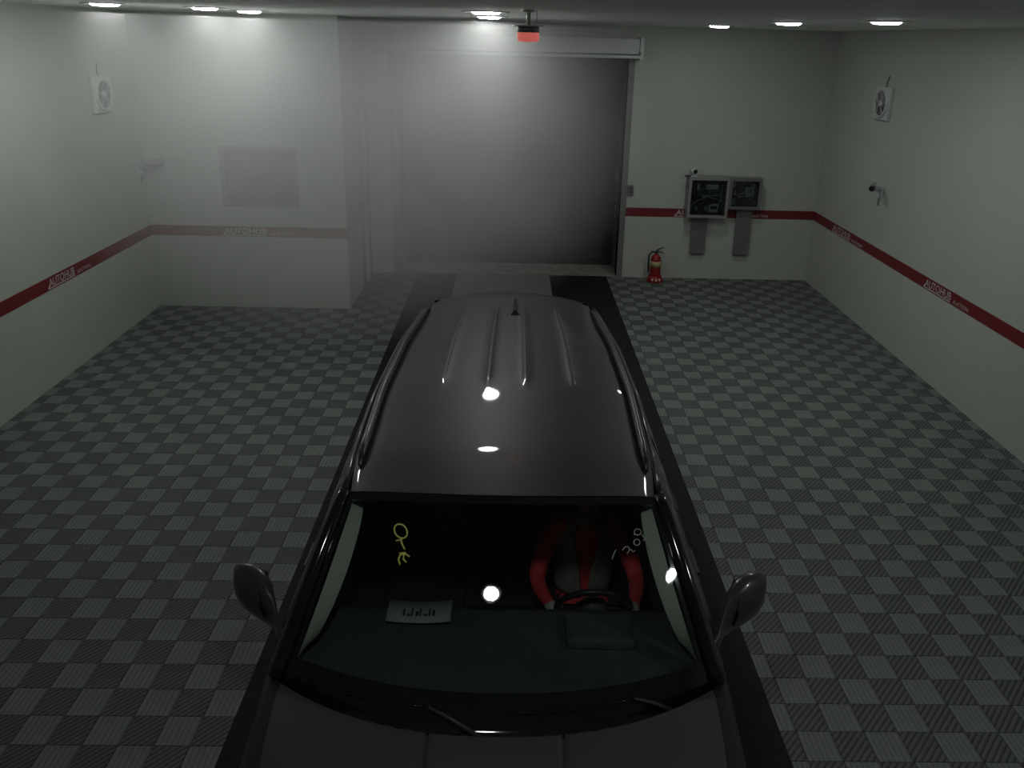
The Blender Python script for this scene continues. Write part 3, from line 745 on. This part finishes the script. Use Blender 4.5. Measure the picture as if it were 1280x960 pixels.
# paper sheet on the dashboard
pp = thing('paper_sheet', 'grey paper sheet with dark lettering lying on the dashboard', 'paper', (-2.945, -4.235, 1.012))
grid('sheet', lambda a, b: (a * .155, b * .075, .006 + .012 * a * a), lin(-1, 1, 9), lin(-1, 1, 3), 'paper', pp, True, .001)
for k, (x, w_, h_) in enumerate([(-.07, .012, .04), (-.05, .008, .05), (-.03, .02, .012), (-.005, .008, .05), (.01, .014, .03), (.035, .008, .055), (.05, .018, .012), (.075, .01, .045)]):
    box('letter_stroke', -x - w_ / 2, -x + w_ / 2, -.03, -.03 + h_, .0095, .0115, 'ink', pp)

# ------------------------------------------------------------------ the driver
def skin(name, chains, m, parent, sub=2):
    """chains: list of [(co, r or (rx, ry)), ...]; a co that is an int joins the chain to that vertex"""
    v, e, rad, roots = [], [], [], []
    for ch in chains:
        prev = None
        for i, (co, r) in enumerate(ch):
            if isinstance(co, int): prev = co; continue
            v.append(co); rad.append(r if isinstance(r, tuple) else (r, r))
            if prev is not None: e.append((prev, len(v) - 1))
            else: roots.append(len(v) - 1)
            prev = len(v) - 1
    me = bpy.data.meshes.new(name); me.from_pydata(v, e, [])
    o = bpy.data.objects.new(name, me); C.objects.link(o)
    o.modifiers.new('s', 'SKIN'); sv = me.skin_vertices[0].data
    for i, r in enumerate(rad): sv[i].radius = r; sv[i].use_root = i in roots
    s = o.modifiers.new('d', 'SUBSURF'); s.levels = s.render_levels = sub
    bpy.context.view_layer.update()
    dg = bpy.context.evaluated_depsgraph_get(); me2 = bpy.data.meshes.new_from_object(o.evaluated_get(dg))
    bpy.data.objects.remove(o); bpy.data.meshes.remove(me)
    return obj(name, me2, m, parent, True)
person = thing('person', 'driver in a red top and dark open vest gripping the steering wheel', 'person', (CX + .475, -3.515, -0.03))
CH = [[((0, .02, .50), (.15, .12)), ((0, .06, .66), (.145, .11)), ((0, .06, .82), (.155, .115)), ((0, .03, .97), (.165, .11)), ((0, .02, 1.06), (.10, .08)), ((0, .0, 1.13), .052), ((0, -.015, 1.19), (.068, .075)), ((0, -.03, 1.27), (.082, .10)), ((0, -.02, 1.35), (.072, .085)), ((0, -.01, 1.385), (.045, .05))]]
for s_ in (-1, 1):
    CH.append([(3, 0), ((s_ * .165, .03, 1.035), .072), ((s_ * .225, -.03, .97), .062), ((s_ * .285, -.15, .82), .050), ((s_ * .262, -.30, .84), .043), ((s_ * .225, -.45, .882), .032), ((s_ * .212, -.51, .90), (.038, .026)), ((s_ * .205, -.555, .915), (.040, .026))])
    CH.append([(0, 0), ((s_ * .10, -.02, .50), .10), ((s_ * .13, -.25, .55), .085), ((s_ * .15, -.46, .56), .065), ((s_ * .14, -.58, .40), .055), ((s_ * .13, -.66, .40), .04)] if False else
              [(0, 0), ((s_ * .10, -.06, .50), .10), ((s_ * .13, -.25, .54), .085), ((s_ * .15, -.44, .55), .066), ((s_ * .14, -.56, .44), .05), ((s_ * .13, -.66, .38), .04), ((s_ * .13, -.78, .375), .035)])
    for k in range(4):
        zo = .948 - k * .018; ln = (.9, 1.0, .95, .78)[k]
        CH.append([((s_ * .197, -.555, zo - .004), .0085), ((s_ * (.200 - .004), -.585 - .012 * ln, zo), .0085), ((s_ * (.180 - .005), -.602 - .008 * ln, zo), .008), ((s_ * (.158), -.592, zo - .002), .0075)])
    CH.append([((s_ * .197, -.53, .935), .010), ((s_ * .180, -.552, .958), .010), ((s_ * .165, -.580, .968), .009)])
CH.append([(7, 0), ((0, -.135, 1.265), .012)])
body = skin('body', CH, None, person)
for q in ('skin', 'shirt', 'trousers', 'glove'): body.data.materials.append(M[q])
for p in body.data.polygons:
    c = p.center
    if c.z > 1.10 and abs(c.x) < .14: k = 0
    elif c.z > 1.085 and abs(c.x) < .065: k = 0
    elif c.y < -.475 and c.z > .72: k = 3
    elif c.z < .60 and (c.y < .2): k = 2
    else: k = 1
    p.material_index = k
# open vest around the chest
def vestf(a, z):
    rx_ = tab([(.62, .165), (.80, .178), (.95, .188), (1.03, .165), (1.09, .10)], z); ry_ = tab([(.62, .135), (.8, .14), (.95, .135), (1.03, .11), (1.09, .085)], z)
    yc = tab([(.62, .055), (.8, .06), (.97, .03), (1.09, .01)], z)
    gap = tab([(.62, .10), (.85, .22), (1.0, .42), (1.09, .62)], z)
    th = -pi / 2 + gap + (2 * pi - 2 * gap) * a
    return (rx_ * cos(th), yc + ry_ * sin(th), z)
grid('vest', vestf, lin(0, 1, 40), lin(.62, 1.09, 14), 'vest', person, True, .008)
# hair, eyes, brows, mouth, ears
bm = bmesh.new(); bmesh.ops.create_uvsphere(bm, u_segments=24, v_segments=16, radius=1)
bmesh.ops.delete(bm, geom=[v for v in bm.verts if v.co.z < -.35 or (v.co.y < -.35 and v.co.z < .42)], context='VERTS')
for v in bm.verts: v.co = Vector((v.co.x * .094, v.co.y * .118 - .02, v.co.z * .105 + 1.295))
bm_obj('hair', bm, 'hair', person, True)
for s_ in (-1, 1):
    lathe('eye', [(.0005, -.011), (.008, -.007), (.011, 0), (.008, .007), (.0005, .011)], 'eye', person, 12, (s_ * .032, -.118, 1.285))
    tube('eyebrow', [(s_ * .016, -.129, 1.303), (s_ * .034, -.127, 1.308), (s_ * .05, -.118, 1.303)], .004, 'hair', person, 6)
    lathe('ear', [(.0005, -.03), (.012, -.02), (.015, 0), (.012, .02), (.0005, .03)], 'skin', person, 12, (s_ * .086, -.015, 1.27))
tube('mouth', [(-.022, -.112, 1.222), (0, -.119, 1.221), (.022, -.112, 1.222)], .004, 'ink', person, 6)

# ------------------------------------------------------------------ drifting haze behind the car
hp = [(-6.95, -.74), (-.95, -.74), (-.95, YB - .32), (XP + .12, YB - .32), (XP + .12, YP - .12), (-6.95, YP - .12)]
ho = mesh_py('exhaust_haze', [(x, y, .03) for x, y in hp] + [(x, y, ZC - .08) for x, y in hp], [(5, 4, 3, 2, 1, 0), (6, 7, 8, 9, 10, 11)] + [(i, (i + 1) % 6, (i + 1) % 6 + 6, i + 6) for i in range(6)], None)
hm = bpy.data.materials.new('haze'); hm.use_nodes = True
n, l = nodes(hm); n.remove(n['Principled BSDF'])
pv = n.new('ShaderNodeVolumePrincipled'); pv.inputs['Color'].default_value = (.97, .98, .97, 1); pv.inputs['Anisotropy'].default_value = 0.0
tc = n.new('ShaderNodeTexCoord'); gr = n.new('ShaderNodeTexGradient'); gr.gradient_type = 'SPHERICAL'
mp = n.new('ShaderNodeMapping'); mp.vector_type = 'TEXTURE'; mp.inputs['Location'].default_value = (-4.35, 1.8, 2.8); mp.inputs['Scale'].default_value = (3.5, 3.5, 2.6)
l.new(tc.outputs['Object'], mp.inputs['Vector']); l.new(mp.outputs['Vector'], gr.inputs['Vector'])
nz = n.new('ShaderNodeTexNoise'); nz.inputs['Scale'].default_value = 0.8; nz.inputs['Detail'].default_value = 2; l.new(tc.outputs['Object'], nz.inputs['Vector'])
ml = n.new('ShaderNodeMath'); ml.operation = 'MULTIPLY'; l.new(gr.outputs['Fac'], ml.inputs[0]); l.new(nz.outputs['Fac'], ml.inputs[1])
m2 = n.new('ShaderNodeMath'); m2.operation = 'MULTIPLY'; m2.inputs[1].default_value = 1.15; l.new(ml.outputs[0], m2.inputs[0])
l.new(m2.outputs[0], pv.inputs['Density']); l.new(pv.outputs[0], n['Material Output'].inputs['Volume'])
ho.data.materials.append(hm)
ho['kind'] = 'stuff'; ho['label'] = 'pale haze hanging in the air behind the car on the left'; ho['category'] = 'haze'
